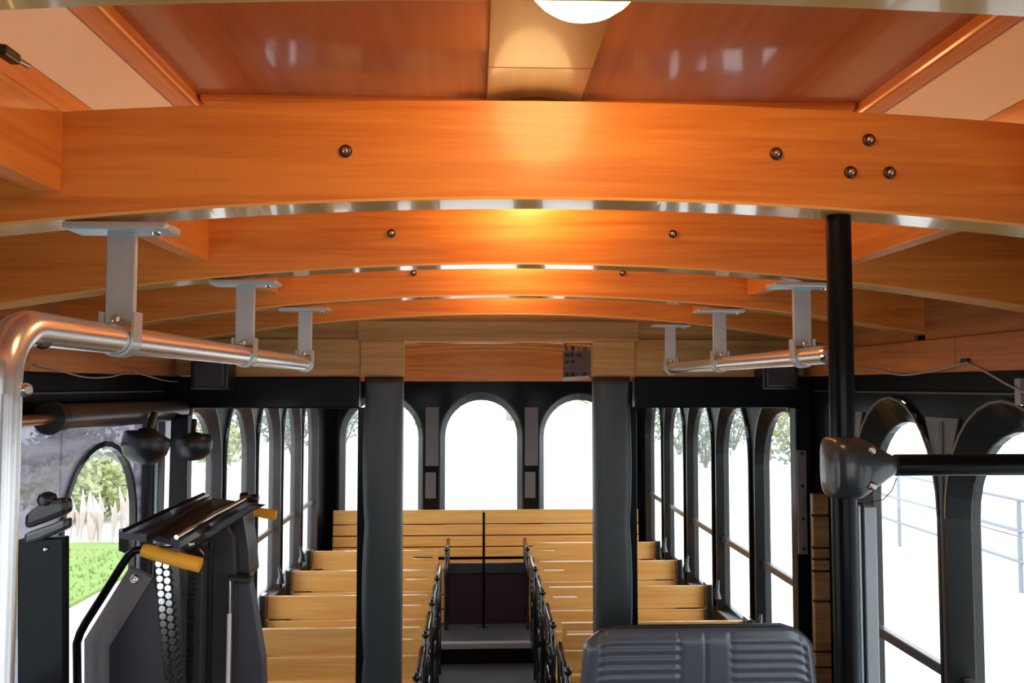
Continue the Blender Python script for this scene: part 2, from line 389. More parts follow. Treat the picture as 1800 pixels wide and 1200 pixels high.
for a, b_ in ((YF, .47), (.47, 1.72), (1.72, 2.92), (2.92, 4.12), (4.12, 5.32), (5.32, YR)):
    for s in (-1, 1):
        e = XC+s*UC; x0, x1 = sorted((e, e+s*.012))
        x2, x3 = sorted((e, e-s*.045)); box('edge_moulding', 'honey_oak_long', x2, x3, a+.0005, b_-.0005, ZC-.022, ZC+.012, ce, .006)
        box('clerestory_panel', 'white_panel', x0, x1, a+.001, b_-.001, .406, ZC, ce)
        box('frieze_board', 'honey_oak_long', x0, x1, a+.001, b_-.001, .352, .405, ce)
for y in (.44, 1.60, 2.13, 2.73, 3.9, 5.1):
    box('cross_moulding', 'honey_oak', XC-.62, XC+.62, y-.022, y+.022, ZC-.012, ZC+.004, ce, .005)
y0 = YF
for i, y1 in enumerate((.2, 1.37, 2.6, 4.0, 5.3, YR)):
    box('centre_plank', 'tan_plank', XC-.088, XC+.084, y0+.0008, y1, ZC-.02, ZC, ce, .0015); y0 = y1
# beams
names = ['frontmost arched ceiling beam, behind the camera', 'arched ceiling beam just above the camera',
 'pale-edged ceiling beam cropped by the top of the photo', 'nearest fully visible arched orange ceiling beam, five bolts on its face, black pole below it',
 'second arched ceiling beam, between the large lamp-lit beam and the reddish ones', 'third arched ceiling beam, reddish orange, with middle handrail brackets under it',
 'fourth arched ceiling beam, last before the pale bulkhead header', 'first arched ceiling beam behind the bulkhead', 'second arched ceiling beam behind the bulkhead',
 'third arched ceiling beam behind the bulkhead', 'fourth arched ceiling beam behind the bulkhead', 'rearmost arched ceiling beam, before the rear windows']
def bolt(x, y, z, parent, r=.0085):
    w_ = MB().lathe((x, y, z), [(r, 0), (r*1.0, -.002), (r*.85, -.004), (r*.6, -.0045)], (0, 1, 0), 16).build('bolt', 'bolt_dark', parent)
    MB().lathe((x, y-.0042, z), [(r*.52, 0), (r*.5, -.002), (r*.2, -.0035)], (0, 1, 0), 12).build('bolt_head', 'bolt_head', w_)
for k, y in enumerate(beams):
    t = thing('ceiling_beam', (XC, y, .24), names[k], 'beam', 'arched wooden ceiling beams')
    n = 40; T = []; Bm = []; Lo = []; Lb = []
    for i in range(n+1):
        x = XL+.002+(XR-XL-.004)*i/n
        T.append((x, y-.03, ztop(x))); Bm.append((x, y-.03, zbot(x)+.004)); Lo.append((x, y-.0305, zbot(x)+.004)); Lb.append((x, y-.0305, zbot(x)))
    MB().strip(T, Bm, (0, .06, 0)).build('beam_body', 'honey_oak', t)
    MB().strip(Lo, Lb, (0, .061, 0)).build('edge_lacquer_strip', 'lacquered_edge', t)
    bl = []
    if k >= 2: bl = [(-.171, .305), (.397, .308)]
    if k == 3: bl += [(.523, .328), (.497, .284), (.550, .284)]
    for x, z in bl: bolt(x, y-.03, z, t)
# lamps on the centre plank
lp = None
lname = ['lit round dome ceiling lamp at the top of the photo', 'lit dome ceiling lamp hidden behind the nearest big beam', 'lit dome ceiling lamp behind the second beam', 'lit dome ceiling lamp behind the third beam', 'lit dome ceiling lamp behind the fourth beam, before the bulkhead']
for k, y in enumerate((.815, 1.60, 2.20, 2.80)):
    if lp is None:
        t = lp = thing('ceiling_lamp', (XC, y, ZC-.02), lname[0], 'lamp', 'dome lamps along the ceiling plank')
        MB().lathe((XC, y, ZC-.02), [(.086, 0), (.092, -.006), (.094, -.050), (.088, -.056)], n=32).build('lamp_base', 'brass', t)
        MB().lathe((XC, y, ZC-.042), [(.080, 0)]+[(.083*math.cos(a*math.pi/2/10)**.8, -.136*math.sin(a*math.pi/2/10)) for a in range(1, 10)]+[(.004, -.136)], n=32).build('lamp_bowl', 'lamp_glow', t)
    else:
        t = copy_tree(lp); t.location = (XC, y, ZC-.02); t['label'] = lname[k]
# cornice boards along both walls, tops of the side walls
def cornice(name, label, x0, x1, y0, y1):
    t = thing(name, ((x0+x1)/2, (y0+y1)/2, ZW), kind='structure')
    ys = [y0, .9, 2.13, y1] if y0 < 0 else [y0, 4.8, y1]
    for a, b_ in zip(ys[:-1], ys[1:]): box('cornice_board', 'cornice', x0, x1, a+.001, b_-.001, ZW+.001, .125, t, .003)
cornice('trim_6', '', XR-.03, XR, YF, YP-.03); cornice('trim_7', '', XL, XL+.03, YF, YP-.03)
cornice('trim_8', '', XR-.03, XR, YP+.03, YR-.05); cornice('trim_9', '', XL, XL+.03, YP+.03, YR-.05)
for i, x in enumerate((XL, XR)):
    s = 1 if i == 0 else -1
    x0, x1 = sorted((x, x+s*.012)); o = box('trim_%d' % (10+i), 'frame_grey', x0, x1, YF, 3.1, -.022, -.016, None, .001); o['kind'] = 'structure'

# ------------------------------------------------------------------ bulkhead (partition with open doorway)
bk = thing('wall_bulkhead', (XC, YP, ZF), kind='structure')
OX0, OX1 = -.268, .430
def ztx(x): return min(zbot(x), .30)
box('header_board', 'pale_pine', -.435, .60, YP-.035, YP-.005, .165, .238, bk, .002)
box('header_soffit', 'lacquered_edge', OX0, OX1, YP-.03, YP+.05, .158, .165, bk)
box('jamb_board', 'pale_pine', -.425, OX0, YP-.03, YP+.03, ZW+.003, .165, bk, .002)
box('jamb_board', 'pale_pine', OX1, .585, YP-.03, YP+.03, ZW+.003, .165, bk, .002)
for x0, x1 in ((XL, -.427), (.587, XR)):
    box('side_board', 'pale_pine', x0, x1, YP-.015, YP+.015, ZW+.003, .172, bk, .002)
    n = 10; A = [(x0+(x1-x0)*i/n, YP+.0, .172) for i in range(n+1)]; B = [(p[0], YP+.0, .36) for p in A]
    MB().strip(A, B, (0, .012, 0)).build('upper_board', 'pale_pine', bk)
MB().box(-.44, .60, YP, YP+.012, .238, .375).build('upper_board', 'pale_pine', bk)
for x0, x1 in ((XL, -.43), (.585, XR)): box('crossbar', 'black_paint', x0, x1, YP-.03, YP+.03, -.082, ZW, bk, .006)
def padpost(x0, x1, side):
    # padded vinyl post: flat toward the door opening, wavy bulges on the outer side
    n = 60; m = 16; vs = []
    for i in range(n+1):
        z = ZW-(ZW-ZF)*i/n
        bul = .010*abs(math.sin((z+.05)*math.pi/.46))**.6
        a, b_ = (x0-bul+.008, x1) if side < 0 else (x0, x1+bul-.008)
        cx, hw = (a+b_)/2, (b_-a)/2
        for k in range(m):
            th = 2*math.pi*k/m+math.pi/m; cc, ss = math.cos(th), math.sin(th)
            vs.append((cx+hw*math.copysign(abs(cc)**.35, cc), YP+.045*math.copysign(abs(ss)**.35, ss), z))
    fs = [(i*m+k, i*m+(k+1) % m, (i+1)*m+(k+1) % m, (i+1)*m+k) for i in range(n) for k in range(m)]
    fs += [tuple(range(m)), tuple(n*m+k for k in range(m))]
    MB().add(vs, fs, True).build('padded_post', 'slate_vinyl', bk)
padpost(-.412, -.270, -1); padpost(.432, .570, 1)
box('post_core', 'black_paint', -.435, -.40, YP-.01, YP+.03, ZF, -.08, bk, .003)
box('post_core', 'black_paint', .560, .594, YP-.01, YP+.03, ZF, -.08, bk, .003)
pw = box('wall_post', 'black_paint', 1.185, 1.248, YP-.03, YP+.03, ZF, -.08, bk, .004)
st = box('perforated_strip', 'strip_grey', 1.186, 1.222, YP-.036, YP-.03, -.62, -.238, bk, .002)
for z in (-.25, -.37, -.49, -.60): MB().lathe((1.206, YP-.036, z), [(.007, 0), (.006, -.0012), (.002, -.0012)], (0, 1, 0), 12).build('hole', 'black_plastic', st)

# ------------------------------------------------------------------ black wall boxes (speakers) on the bulkhead boards
sp = thing('speaker', (-.93, YP-.06, -.01), 'small black box speaker under the pale board at left of the doorway', 'speaker', 'black speakers on the bulkhead')
MB().bbox(-1.005, -.872, YP-.13, YP-.032, -.012, .092, .006).build('speaker_box', 'black_plastic', sp)
MB().bbox(-.99, -.887, YP-.137, YP-.128, -.002, .082, .003).build('grille', 'grey_cast', sp)
s2 = copy_tree(sp); s2.location.x = 1.105; s2['label'] = 'small black box speaker on the pale board right of the doorway, behind the handrail end'

# ------------------------------------------------------------------ wooden benches
def slat(mb_args, parent, m='bench_pine'): return box('slat', m, *mb_args, parent, .004)
def iron_end(x, y, parent, name='iron_end', zt=-1.10, zf=ZF):
    s = MB(); r = .013
    s.tube([(x, y-.30, zf), (x, y-.33, zf+.12), (x, y-.27, zf+.26), (x, y-.31, zf+.40), (x, y-.33, zf+.52), (x, y-.28, zf+.62), (x, y-.20, zf+.645), (x, y-.05, zf+.64), (x, y+.02, zf+.66)], r, 8)
    s.tube([(x, y+.04, zf), (x, y+.01, zf+.15), (x, y-.03, zf+.34), (x, y-.005, zf+.5), (x, y+.03, zf+.66)], r, 8)
    s.tube([(x, y-.31, zf+.40), (x, y-.15, zf+.36), (x, y-.03, zf+.38)], r*.8, 8)
    for cy, cz, cr in ((-.19, .52, .075), (-.06, .50, .045), (-.20, .22, .07), (-.08, .16, .06), (-.28, .60, .03)):
        s.tube([(x, y+cy+cr*math.cos(a*.5236), zf+cz+cr*math.sin(a*.5236)) for a in range(12)], .007, 6, closed=True)
    for a, b_ in (((-.30, .07), (.0, .30)), ((-.02, .08), (-.28, .32)), ((-.12, .37), (-.19, .50))):
        s.tube([(x, y+a[0], zf+a[1]), (x, y+b_[0], zf+b_[1])], .007, 6)
    # cast leaf lumps and arm knob
    s.lathe((x, y-.31, zf+.655), [(.004, -.02), (.014, -.012), (.017, 0), (.012, .012), (.003, .016)], n=12)
    for cy, cz in ((-.19, .52), (-.20, .22), (-.30, .40), (-.02, .38), (-.06, .5)):
        s.lathe((x, y+cy, zf+cz), [(.004, -.012), (.016, -.006), (.016, .006), (.004, .012)], (1, 0, 0), 10)
    return s.build(name, 'cast_iron', parent)
def bench(x0, x1, y, aisle, loc_label):
    t = thing('slatted_bench', ((x0+x1)/2, y, ZF), loc_label, 'bench', 'slatted wooden benches')
    lean = .12
    for i, (za, zb) in enumerate(((-1.105, -1.0), (-1.205, -1.113), (-1.285, -1.213))):
        yy = y+lean*((za+zb)/2+1.30)*.8
        if i == 0:
            a, b_ = (x1-.15, x1-.032) if aisle > 0 else (x0+.02, x0+.14)
            zc = -1.040; mb = MB()
            mb.box(x0, x1, yy, yy+.022, zc+.009, zb); mb.box(x0, x1, yy, yy+.022, za, zc-.009)
            mb.box(x0, a, yy, yy+.022, zc-.009, zc+.009); mb.box(b_, x1, yy, yy+.022, zc-.009, zc+.009)
            mb.build('slat', 'bench_pine', t)
        else: slat((x0, x1, yy, yy+.022, za, zb), t)
    for k in range(5):
        ya = y-.36+k*.075; slat((x0, x1, ya, ya+.067, -1.335-.004*k, -1.313-.004*k), t)
    box('seat_apron', 'bench_pine', x0, x1, y-.362, y-.342, -1.39, -1.337, t, .003)
    xa = x1+.008 if aisle > 0 else x0-.008
    iron_end(xa, y+.02, t)
    xw = x0-.02 if aisle > 0 else x1+.02
    mb = MB(); mb.bbox(xw-.016, xw+.016, y-.02, y+.05, -1.30, -.985, .006); mb.bbox(xw-.014, xw+.014, y-.36, y+.03, -1.36, -1.31, .005); mb.bbox(xw-.014, xw+.014, y-.32, y-.27, ZF, -1.36, .005)
    mb.build('wall_bracket', 'cast_iron', t)
    xb = xw+(-.045 if aisle > 0 else .045)
    MB().tube([(xb, y+.01, -1.06), (xb, y+.015, -1.02), (xb+(.012 if aisle < 0 else -.012), y+.02, -.97)], [.022, .014, .006], 8).build('seat_belt_reel', 'grey_cast', t)
    return t
ordl = ['nearest the bulkhead', 'second behind the bulkhead', 'third behind the bulkhead', 'fourth behind the bulkhead']
for i, y in enumerate((3.58, 4.13, 4.68, 5.24)):
    bench(-.985, -.232, y, 1, 'slatted pine bench on the left of the aisle, '+ordl[i])
for i, y in enumerate((3.62, 4.26, 4.88, 5.50-.04)):
    bench(.362, 1.135, y, -1, 'slatted pine bench on the right of the aisle, '+ordl[i])
# rear bench, full width
t = thing('rear_bench', (XC, 6.2, -1.625), 'full-width slatted pine bench under the three rear windows', 'bench')
for z0, z1 in ((-1.005, -.905), (-1.085, -1.012), (-1.165, -1.092), (-1.24, -1.172)):
    yy = 6.28+.1*(z0+1.2)
    for x0, x1 in ((-1.04, .046), (.054, 1.19)): slat((x0, x1, yy, yy+.022, z0, z1), t)
for k in range(4): slat((-1.04, 1.19, 5.90+k*.09, 5.98+k*.09, -1.262-.004*k, -1.24-.004*k), t)
box('seat_front', 'bench_pine', -1.04, -.22, 5.90, 5.92, -1.33, -1.264, t, .003); box('seat_front', 'bench_pine', .34, 1.19, 5.90, 5.92, -1.33, -1.264, t, .003)
box('seat_front', 'grey_cast', -.219, .339, 5.885, 5.90, -1.275, -1.203, t, .006)
box('kick_board', 'maroon', -.215, .335, 5.93, 5.95, -1.625, -1.264, t)
for x0, x1 in ((-1.04, -.217), (.337, 1.19)):
    for k in range(3): slat((x0, x1, 5.935, 5.955, -1.62+k*.098, -1.53+k*.098), t)
for x in (-.2, .345): iron_end(x, 6.12, t, 'iron_end', zf=-1.76+.01)
t = thing('pole', (.05, 5.83, -1.625), 'thin black upright pole in the middle of the aisle before the rear bench', 'pole')
MB().tube([(.05, 5.83, -1.625), (.05, 5.83, -.852)], .0095, 10).build('pole_tube', 'black_paint', t)
MB().lathe((.05, 5.83, -1.625), [(.03, 0), (.03, .006), (.012, .012)], n=16).build('pole_foot', 'cast_iron', t)


box('centre_batten', 'maroon', .04, .06, 6.31, 6.325, -1.24, -.91, bpy.data.objects['rear_bench'])

# ------------------------------------------------------------------ black vinyl seat (right front)
def vinyl_seat():
    y = 2.86; x0, x1 = .362, 1.115; zt = -.80; zb = -1.45; nx, nz = 96, 90
    t = thing('vinyl_seat', ((x0+x1)/2, y, ZF), 'black ribbed vinyl double seat at the lower right, in front of the bulkhead', 'seat')
    w = (x1-x0); vs = []; fs = []
    def front(u, v, zz):
        # u 0..1 across, zz world height
        ex = min(u, 1-u)*w; e = min(1, ex/.035); e = math.sqrt(max(0, 1-(1-e)**2))
        tz = min(1, v/.05) ; tz = math.sqrt(max(0, 1-(1-tz)**2))
        d = .035*min(e, tz) if min(e, tz) < 1 else .035
        rib = 0; seam = 0
        if .07 < u < .41 or .63 < u < .95:
            ph = (v-.02) / .030
            rib = .010*abs(math.sin(math.pi*ph))**.6 if v > .02 else .008
        else: rib = .008
        for su in (.07, .41, .52, .63, .95):
            if abs(u-su) < .009: seam = .009*(1-abs(u-su)/.009)
        return d + rib*min(e, tz) - seam*min(e, tz)
    for side in (0, 1):
        for j in range(nz+1):
            for i in range(nx+1):
                u = i/nx
                # outline: rounded shoulders and slight flare toward the bottom
                ex = min(u, 1-u)*w; zc = zt - (.055*(1-min(1, ex/.09))**2.2)
                v = j/nz; dist = v*(zc-zb); z = zc-dist
                fl = 1+.10*min(1, (zt-z)/.35)
                X = (x0+x1)/2+(u-.5)*w*fl
                dd = front(u, dist, z)
                vs.append((X, y-dd if side == 0 else y+.045*min(1, dd/.035), z))
    N1 = (nx+1)*(nz+1)
    for side in (0, 1):
        for j in range(nz):
            for i in range(nx):
                a = side*N1+j*(nx+1)+i; fs.append((a, a+1, a+nx+2, a+nx+1))
    MB().add(vs, fs, True).build('backrest', 'vinyl_seat', t)
    MB().tube([(x0+.02, y-.002, zt-.05), (x0+.05, y-.002, zt-.014), (x0+.10, y-.002, zt+.002), (x1-.10, y-.002, zt+.002), (x1-.05, y-.002, zt-.014), (x1-.02, y-.002, zt-.05)], .007, 8).build('piping', 'black_plastic', t)
    MB().bbox(x0-.03, x1+.03, y-.46, y-.02, -1.42, -1.29, .03).build('seat_cushion', 'vinyl_seat', t)
    for x in (x0+.08, x1-.10):
        MB().tube([(x, y-.38, ZF), (x, y-.36, -1.42)], .016, 10).build('leg', 'cast_iron', t)
        MB().tube([(x, y-.02, ZF), (x, y-.04, -1.42)], .016, 10).build('leg', 'cast_iron', t)
vinyl_seat()

# ------------------------------------------------------------------ handrails and brackets
def bracket(x, yb, zr, s, label):
    t = thing('handrail_bracket', (x, yb, zbot(x)), label, 'bracket', 'cast handrail brackets')
    z1 = min(zbot(x-.06), zbot(x+.06))-.001
    MB().bbox(x-.066, x+.066, yb-.028, yb+.028, z1-.010, z1, .003).build('mount_plate', 'cast_aluminium', t)
    MB().bbox(x-.019, x+.019, yb-.004, yb+.004, zr+.022, z1-.009, .002).build('strap', 'cast_aluminium', t)
    # U clamp round the pipe
    n = 14; A = []; B = []
    for i in range(n+1):
        a = math.pi*(.05+.9*i/n)+math.pi*.0
        A.append((x+.0192*math.cos(-a), yb-.014, zr+.0192*math.sin(-a))); B.append((x+.0228*math.cos(-a), yb-.014, zr+.0228*math.sin(-a)))
    A = [(x+.0192, yb-.014, zr+.036)]+A+[(x-.0192, yb-.014, zr+.036)]; B = [(x+.0228, yb-.014, zr+.036)]+B+[(x-.0228, yb-.014, zr+.036)]
    MB().strip(A, B, (0, .028, 0)).build('pipe_clamp', 'cast_aluminium', t)
    MB().lathe((x, yb-.014, zr+.026), [(.006, 0), (.006, -.004), (.003, -.006)], (0, 1, 0), 10).build('clamp_screw', 'bolt_head', t)
    MB().lathe((x+.045, yb-.005, z1-.010), [(.007, 0), (.006, -.004), (.002, -.005)], (0, 0, 1), 10).build('plate_screw', 'bolt_head', t)
XHL, XHR, ZH = -.466, .672, .060
t = thing('handrail', (XHL, .86, ZF), 'aluminium handrail with elbow, bending down as an upright pipe at left', 'handrail')
pts = [(XHL-.002, .858, ZF), (XHL-.002, .858, -.6), (XHL, .858, .006)]
for i in range(1, 9):
    a = math.pi/2*i/8; pts.append((XHL, .858+.052*(1-math.cos(a)), .008+.052*math.sin(a)))
pts += [(XHL, 1.2, ZH), (XHL, 2.37, ZH)]
MB().tube(pts, .0188, 24).build('pipe', 'brushed_aluminium', t)
MB().tube([(XHL-.002, .858, ZF), (XHL-.002, .858, -.008)], .0206, 24).build('upright_sleeve', 'brushed_aluminium', t)
MB().lathe((XHL, 2.372, ZH), [(.019, -.01), (.0195, 0), (.014, .006), (.004, .008)], (0, 1, 0), 20).build('end_cap', 'chrome', t)
MB().lathe((XHL+.004, .925, ZH-.012), [(.010, 0), (.010, .004), (.005, .005)], (.75, -.55, .2), 12).build('pipe_hole', 'bolt_dark', t)
MB().lathe((XHL+.017, .868, -.004), [(.007, 0), (.007, .004), (.004, .007)], (.8, -.5, 0), 12).build('set_screw', 'bolt_head', t)
t = thing('handrail', (XHR, 1.6, ZH), 'straight aluminium handrail on the right, running behind the black pole', 'handrail')
MB().tube([(XHR, 1.60, ZH), (XHR, 2.2, ZH), (XHR, 2.99, ZH)], .0186, 20).build('pipe', 'brushed_aluminium', t)
for y, s in ((1.60, -1), (2.99, 1)): MB().lathe((XHR, y, ZH), [(.019, -.006), (.019, .0), (.012, .005)], (0, s, 0), 16).build('end_cap', 'chrome', t)
for i, (y, n_) in enumerate(((1.135, 'nearest, largest handrail bracket on the left'), (1.735, 'middle handrail bracket on the left'), (2.335, 'farthest handrail bracket on the left, at the rail end'))):
    bracket(XHL, y, ZH, 1, n_)
for i, (y, n_) in enumerate(((1.735, 'nearest handrail bracket on the right, beside the black pole'), (2.335, 'middle handrail bracket on the right'), (2.935, 'farthest handrail bracket on the right, at the rail end'))):
    bracket(XHR, y, ZH, -1, n_)

# ------------------------------------------------------------------ black pole with horizontal bar and casting
XP, YPp = .4925, 1.135
t = thing('black_pole', (XP, YPp, ZF), 'thick black upright pole under the nearest big beam, right of centre', 'pole')
MB().tube([(XP, YPp, ZF), (XP, YPp, -.4), (XP, YPp, zbot(XP)-.001)], .0165, 24).build('upright_tube', 'black_paint', t)
sec = [(1466, 774, 872, .026), (1469, 769, 877, .034), (1492, 766, 880, .038), (1512, 768, 879, .037), (1528, 775, 868, .034), (1545, 784, 857, .030), (1562, 794, 845, .025), (1574, 800, 838, .021), (1578, 802, 836, .018)]
vs = []; m = 24
for x, a, b_, hy in sec:
    pa, pb = P(x, a, 1.115), P(x, b_, 1.115); cz = (pa.z+pb.z)/2; hz = abs(pa.z-pb.z)/2
    for k in range(m):
        th = 2*math.pi*k/m; vs.append((pa.x, YPp+hy*math.copysign(abs(math.sin(th))**.7, math.sin(th)), cz+hz*math.copysign(abs(math.cos(th))**.55, math.cos(th))))
fs = [(i*m+k, i*m+(k+1) % m, (i+1)*m+(k+1) % m, (i+1)*m+k) for i in range(len(sec)-1) for k in range(m)]+[tuple(range(m)), tuple((len(sec)-1)*m+k for k in range(m))]
j = MB().add(vs, fs, True).build('cast_joint', 'grey_cast', t)
for x, y in ((1532, 791), (1533, 854)):
    p = P(x, y, 1.102); MB().lathe(p, [(.0055, 0), (.0055, -.003), (.003, -.005)], (0, 1, 0), 14).build('joint_screw', 'bolt_head', j)
za = P(1600, 817, YPp).z
MB().tube([(P(1574, 817, YPp).x, YPp, za), (.9, YPp, za), (XR, YPp, za)], .0145, 20).build('horizontal_bar', 'black_paint', t)
a = P(1576, 840, 1.12); b_ = P(1568, 862, 1.12); c_ = P(1552, 878, 1.12); d_ = P(1532, 882, 1.12)
MB().tube([a, b_, c_, d_], .0007, 5).build('thin_wire', 'black_plastic', t)
# partition panel edge under the casting: aluminium channels and black gasket
t = thing('modesty_panel', (.50, 1.2, ZF), 'grey aluminium-edged modesty panel standing against the black pole', 'panel')
def pbar(name, m_, x0, x1, ytop, d, dep):
    a = P(x0, ytop, d); b_ = P(x1, ytop, d); return box(name, m_, a.x, b_.x, d, d+dep, ZF, a.z, t, .0015)
pbar('black_channel', 'frame_black', 1485, 1519, 884, 1.17, .012)
pbar('aluminium_channel', 'aluminium_matt', 1487, 1500, 882, 1.155, .014)
pbar('aluminium_channel', 'aluminium_matt', 1508, 1513, 888, 1.160, .009)
pbar('panel_sheet', 'aluminium_matt', 1519, 1541, 890, 1.165, .02)

# slats added in place of a wood reflection, between wall post and pole
t = thing('reflected_slats', (1.2, 3.0, ZF), 'narrow wooden slats in place of a bench reflection in glass, between the black wall post and the black pole', 'reflection')
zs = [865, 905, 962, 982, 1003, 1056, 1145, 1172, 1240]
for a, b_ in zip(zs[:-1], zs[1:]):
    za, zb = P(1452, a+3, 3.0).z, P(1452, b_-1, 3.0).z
    box('slat', 'reflected_pine', 1.19, 1.247, 3.0, 3.02, zb, za, t, .002)  # added slat, stands in for the wood reflection
box('added_slat_backing', 'bolt_dark', 1.192, 1.245, 3.02, 3.03, ZF, P(1452, 868, 3.0).z, t)

# ------------------------------------------------------------------ roller blind, cables, small fittings
t = thing('roller_blind', (XL+.05, 2.6, -.08), 'dark brown rolled-up blind above the left lift door', 'blind')
MB().tube([(XL+.05, 2.22, -.082), (XL+.05, 3.13, -.088)], .036, 24).build('rolled_blind', 'roller_brown', t)
MB().tube([(XL+.05, 2.19, -.082), (XL+.05, 2.225, -.082)], .041, 24).build('end_cup', 'black_plastic', t)
MB().tube([(XL+.055, 1.93, -.082), (XL+.055, 2.19, -.082)], .014, 16).build('copper_spindle', 'copper', t)
def cable(pts, name, label):
    P4 = [Vector(p) for p in pts]; out = []
    for i in range(len(P4)-1):
        p0, p1, p2, p3 = P4[max(i-1, 0)], P4[i], P4[i+1], P4[min(i+2, len(P4)-1)]
        for k in range(8):
            u = k/8; out.append(.5*((2*p1)+(p2-p0)*u+(2*p0-5*p1+4*p2-p3)*u*u+(3*p1-p0-3*p2+p3)*u**3))
    out.append(P4[-1]); o = MB().tube(out, .0026, 6).build(name, 'cable_grey'); tag(o, label, 'cable'); return o
def atx(px, py, X):
    v = RT*(px-900)+UP*(600-py)+FW*F; return v*(X/v.x)
cable([atx(x, y, XR-.038) for x, y in ((1500, 645), (1540, 650), (1585, 659), (1640, 652), (1697, 638))]+[atx(1698, 637, XR-.034)], 'cable', 'grey cable sagging below the right wall board')
cable([atx(x, y, XR-.038) for x, y in ((1700, 638), (1730, 652), (1770, 675), (1800, 689), (1830, 700))], 'cable', 'grey cable slanting down the right black wall band to the photo edge')
cable([atx(x, y, XL+.038) for x, y in ((62, 640), (100, 650), (150, 663), (195, 662), (228, 652))], 'cable', 'grey cable sagging below the left wall board')
cable([atx(x, y, XL+.038) for x, y in ((234, 652), (260, 661), (300, 670), (345, 668))], 'cable', 'darker thin cable on the left wall, nearer the speaker')
p = atx(1697, 634, XR-.034); t = MB().bbox(p.x-.006, p.x+.004, p.y-.014, p.y+.014, p.z-.006, p.z+.006, .002).build('cable_clip', 'black_plastic'); tag(t, 'tiny black clip holding the cables on the right wall board', 'clip')
p = atx(1795, 688, XR-.02); t = MB().bbox(p.x-.01, p.x+.018, p.y-.012, p.y+.010, p.z-.03, p.z+.03, .003).build('junction_box', 'cable_grey'); tag(t, 'small grey box at the right edge where the cable ends', 'box')
t = thing('door_latch', (-.53, .985, .375), 'small black latch on the orange board, upper left corner', 'latch')
q = atx(8, 98, XC-UW+.006)
MB().bbox(q.x, q.x+.012, q.y-.02, q.y+.012, q.z-.006, q.z+.006, .002).build('latch_body', 'black_plastic', t)
MB().tube([(q.x+.006, q.y+.01, q.z), (q.x+.012, q.y+.028, q.z-.001)], .0032, 10).build('latch_pin', 'bolt_head', t)
# notice rack behind the doorway at right
t = thing('notice_board', (.47, 3.66, .04), 'small grey-brown notice board with white ledge, top right inside the doorway', 'notice')
yb = 3.62
A = P(990, 612, yb); B = P(1040, 664, yb)
box('board', 'notice', A.x, B.x, yb, yb+.012, B.z, .150, t)
random.seed(3)
for i in range(4):
    for j in range(5):
        x = A.x+.006+i*.026; z = B.z+.008+j*.027
        box('notice_slip', 'notice_ink' if random.random() < .5 else 'strip_grey', x, x+random.uniform(.012, .019), yb-.004, yb, z, z+random.uniform(.010, .019), t)
MB().prism([P(990, 663, yb-.02), P(1036, 660, yb-.02), P(1036, 666, yb-.02), P(990, 670, yb-.02)], (0, .03, 0)).build('white_ledge', 'notice_white', t)
MB().tube([(A.x+.01, yb+.006, .148), (A.x+.01, yb+.006, .25), (A.x+.01, 3.51, .26)], .003, 6).build('hanger', 'bolt_dark', t)

# ------------------------------------------------------------------ post and cup-shaped fittings by the lift door
t = thing('lift_door_post', (-1.02, 3.03, ZF), 'black and silver striped upright post at the rear edge of the lift door', 'post')
for x0, x1, m_, y in ((272, 279, 'aluminium_matt', 3.0), (279, 290, 'lift_black', 3.0), (290, 300, 'brushed_aluminium', 3.0), (300, 330, 'black_paint', 3.0)):
    a = P(x0, 760, y); b_ = P(x1, 760, y); box('post_strip', m_, a.x, b_.x, y, y+.05, ZF, -.10, t, .002)
def cup(px, py, d, r, label, tilt):
    c = P(px, py, d); t = thing('cup_lamp', c, label, 'lamp', 'black cup-shaped fittings by the lift door')
    ax = Vector((tilt, -.25, -1)).normalized()
    MB().lathe(c, [(r*.75, -r*.35), (r*.98, -r*.28), (r*1.03, 0), (r*.97, r*.4), (r*.8, r*.72), (r*.5, r*.95), (r*.1, r*1.03)], ax, 28).build('cup_shell', 'black_plastic', t)
    MB().lathe(c-ax*r*.3, [(r*.5, 0), (r*.45, -r*.2), (r*.2, -r*.3)], ax, 20).build('cup_cap', 'lift_black', t)
    MB().tube([c-ax*r*.55, c-ax*r*1.0+Vector((0, .02, .02))], r*.16, 10).build('mount_arm', 'lift_black', t)
cup(257, 776, 2.72, .070, 'left one of two black cup-shaped fittings below the roller blind', -.15)
cup(341, 778, 2.92, .058, 'right one of two black cup-shaped fittings, by the first left window', .2)

# ------------------------------------------------------------------ black padded item at the far left
t = thing('padded_cabinet', P(92, 1200, 2.0), 'tall black cabinet with a padded top beside the left lift door window', 'cabinet')
t.location.z = ZF
MB().pprism([(30, 948), (112, 944), (112, 1290), (30, 1290)], 2.0, .03).build('cabinet_body', 'black_paint', t, .004)
MB().pprism([(40, 905), (62, 889), (90, 878), (116, 874), (118, 903), (90, 914), (40, 932)], 1.985, .04).build('top_pad', 'black_plastic', t, .012)
MB().pprism([(40, 938), (90, 921), (117, 910), (117, 930), (70, 950), (40, 958)], 1.98, .035).build('lower_pad', 'grey_cast', t, .008)
MB().lathe(P(83, 878, 2.0), [(.018, -.01), (.022, .0), (.018, .012), (.006, .018)], n=16).build('knob', 'black_plastic', t)
MB().lathe(P(80, 965, 1.998), [(.006, 0), (.005, -.004), (.002, -.005)], (0, 1, 0), 12).build('screw', 'bolt_head', t)

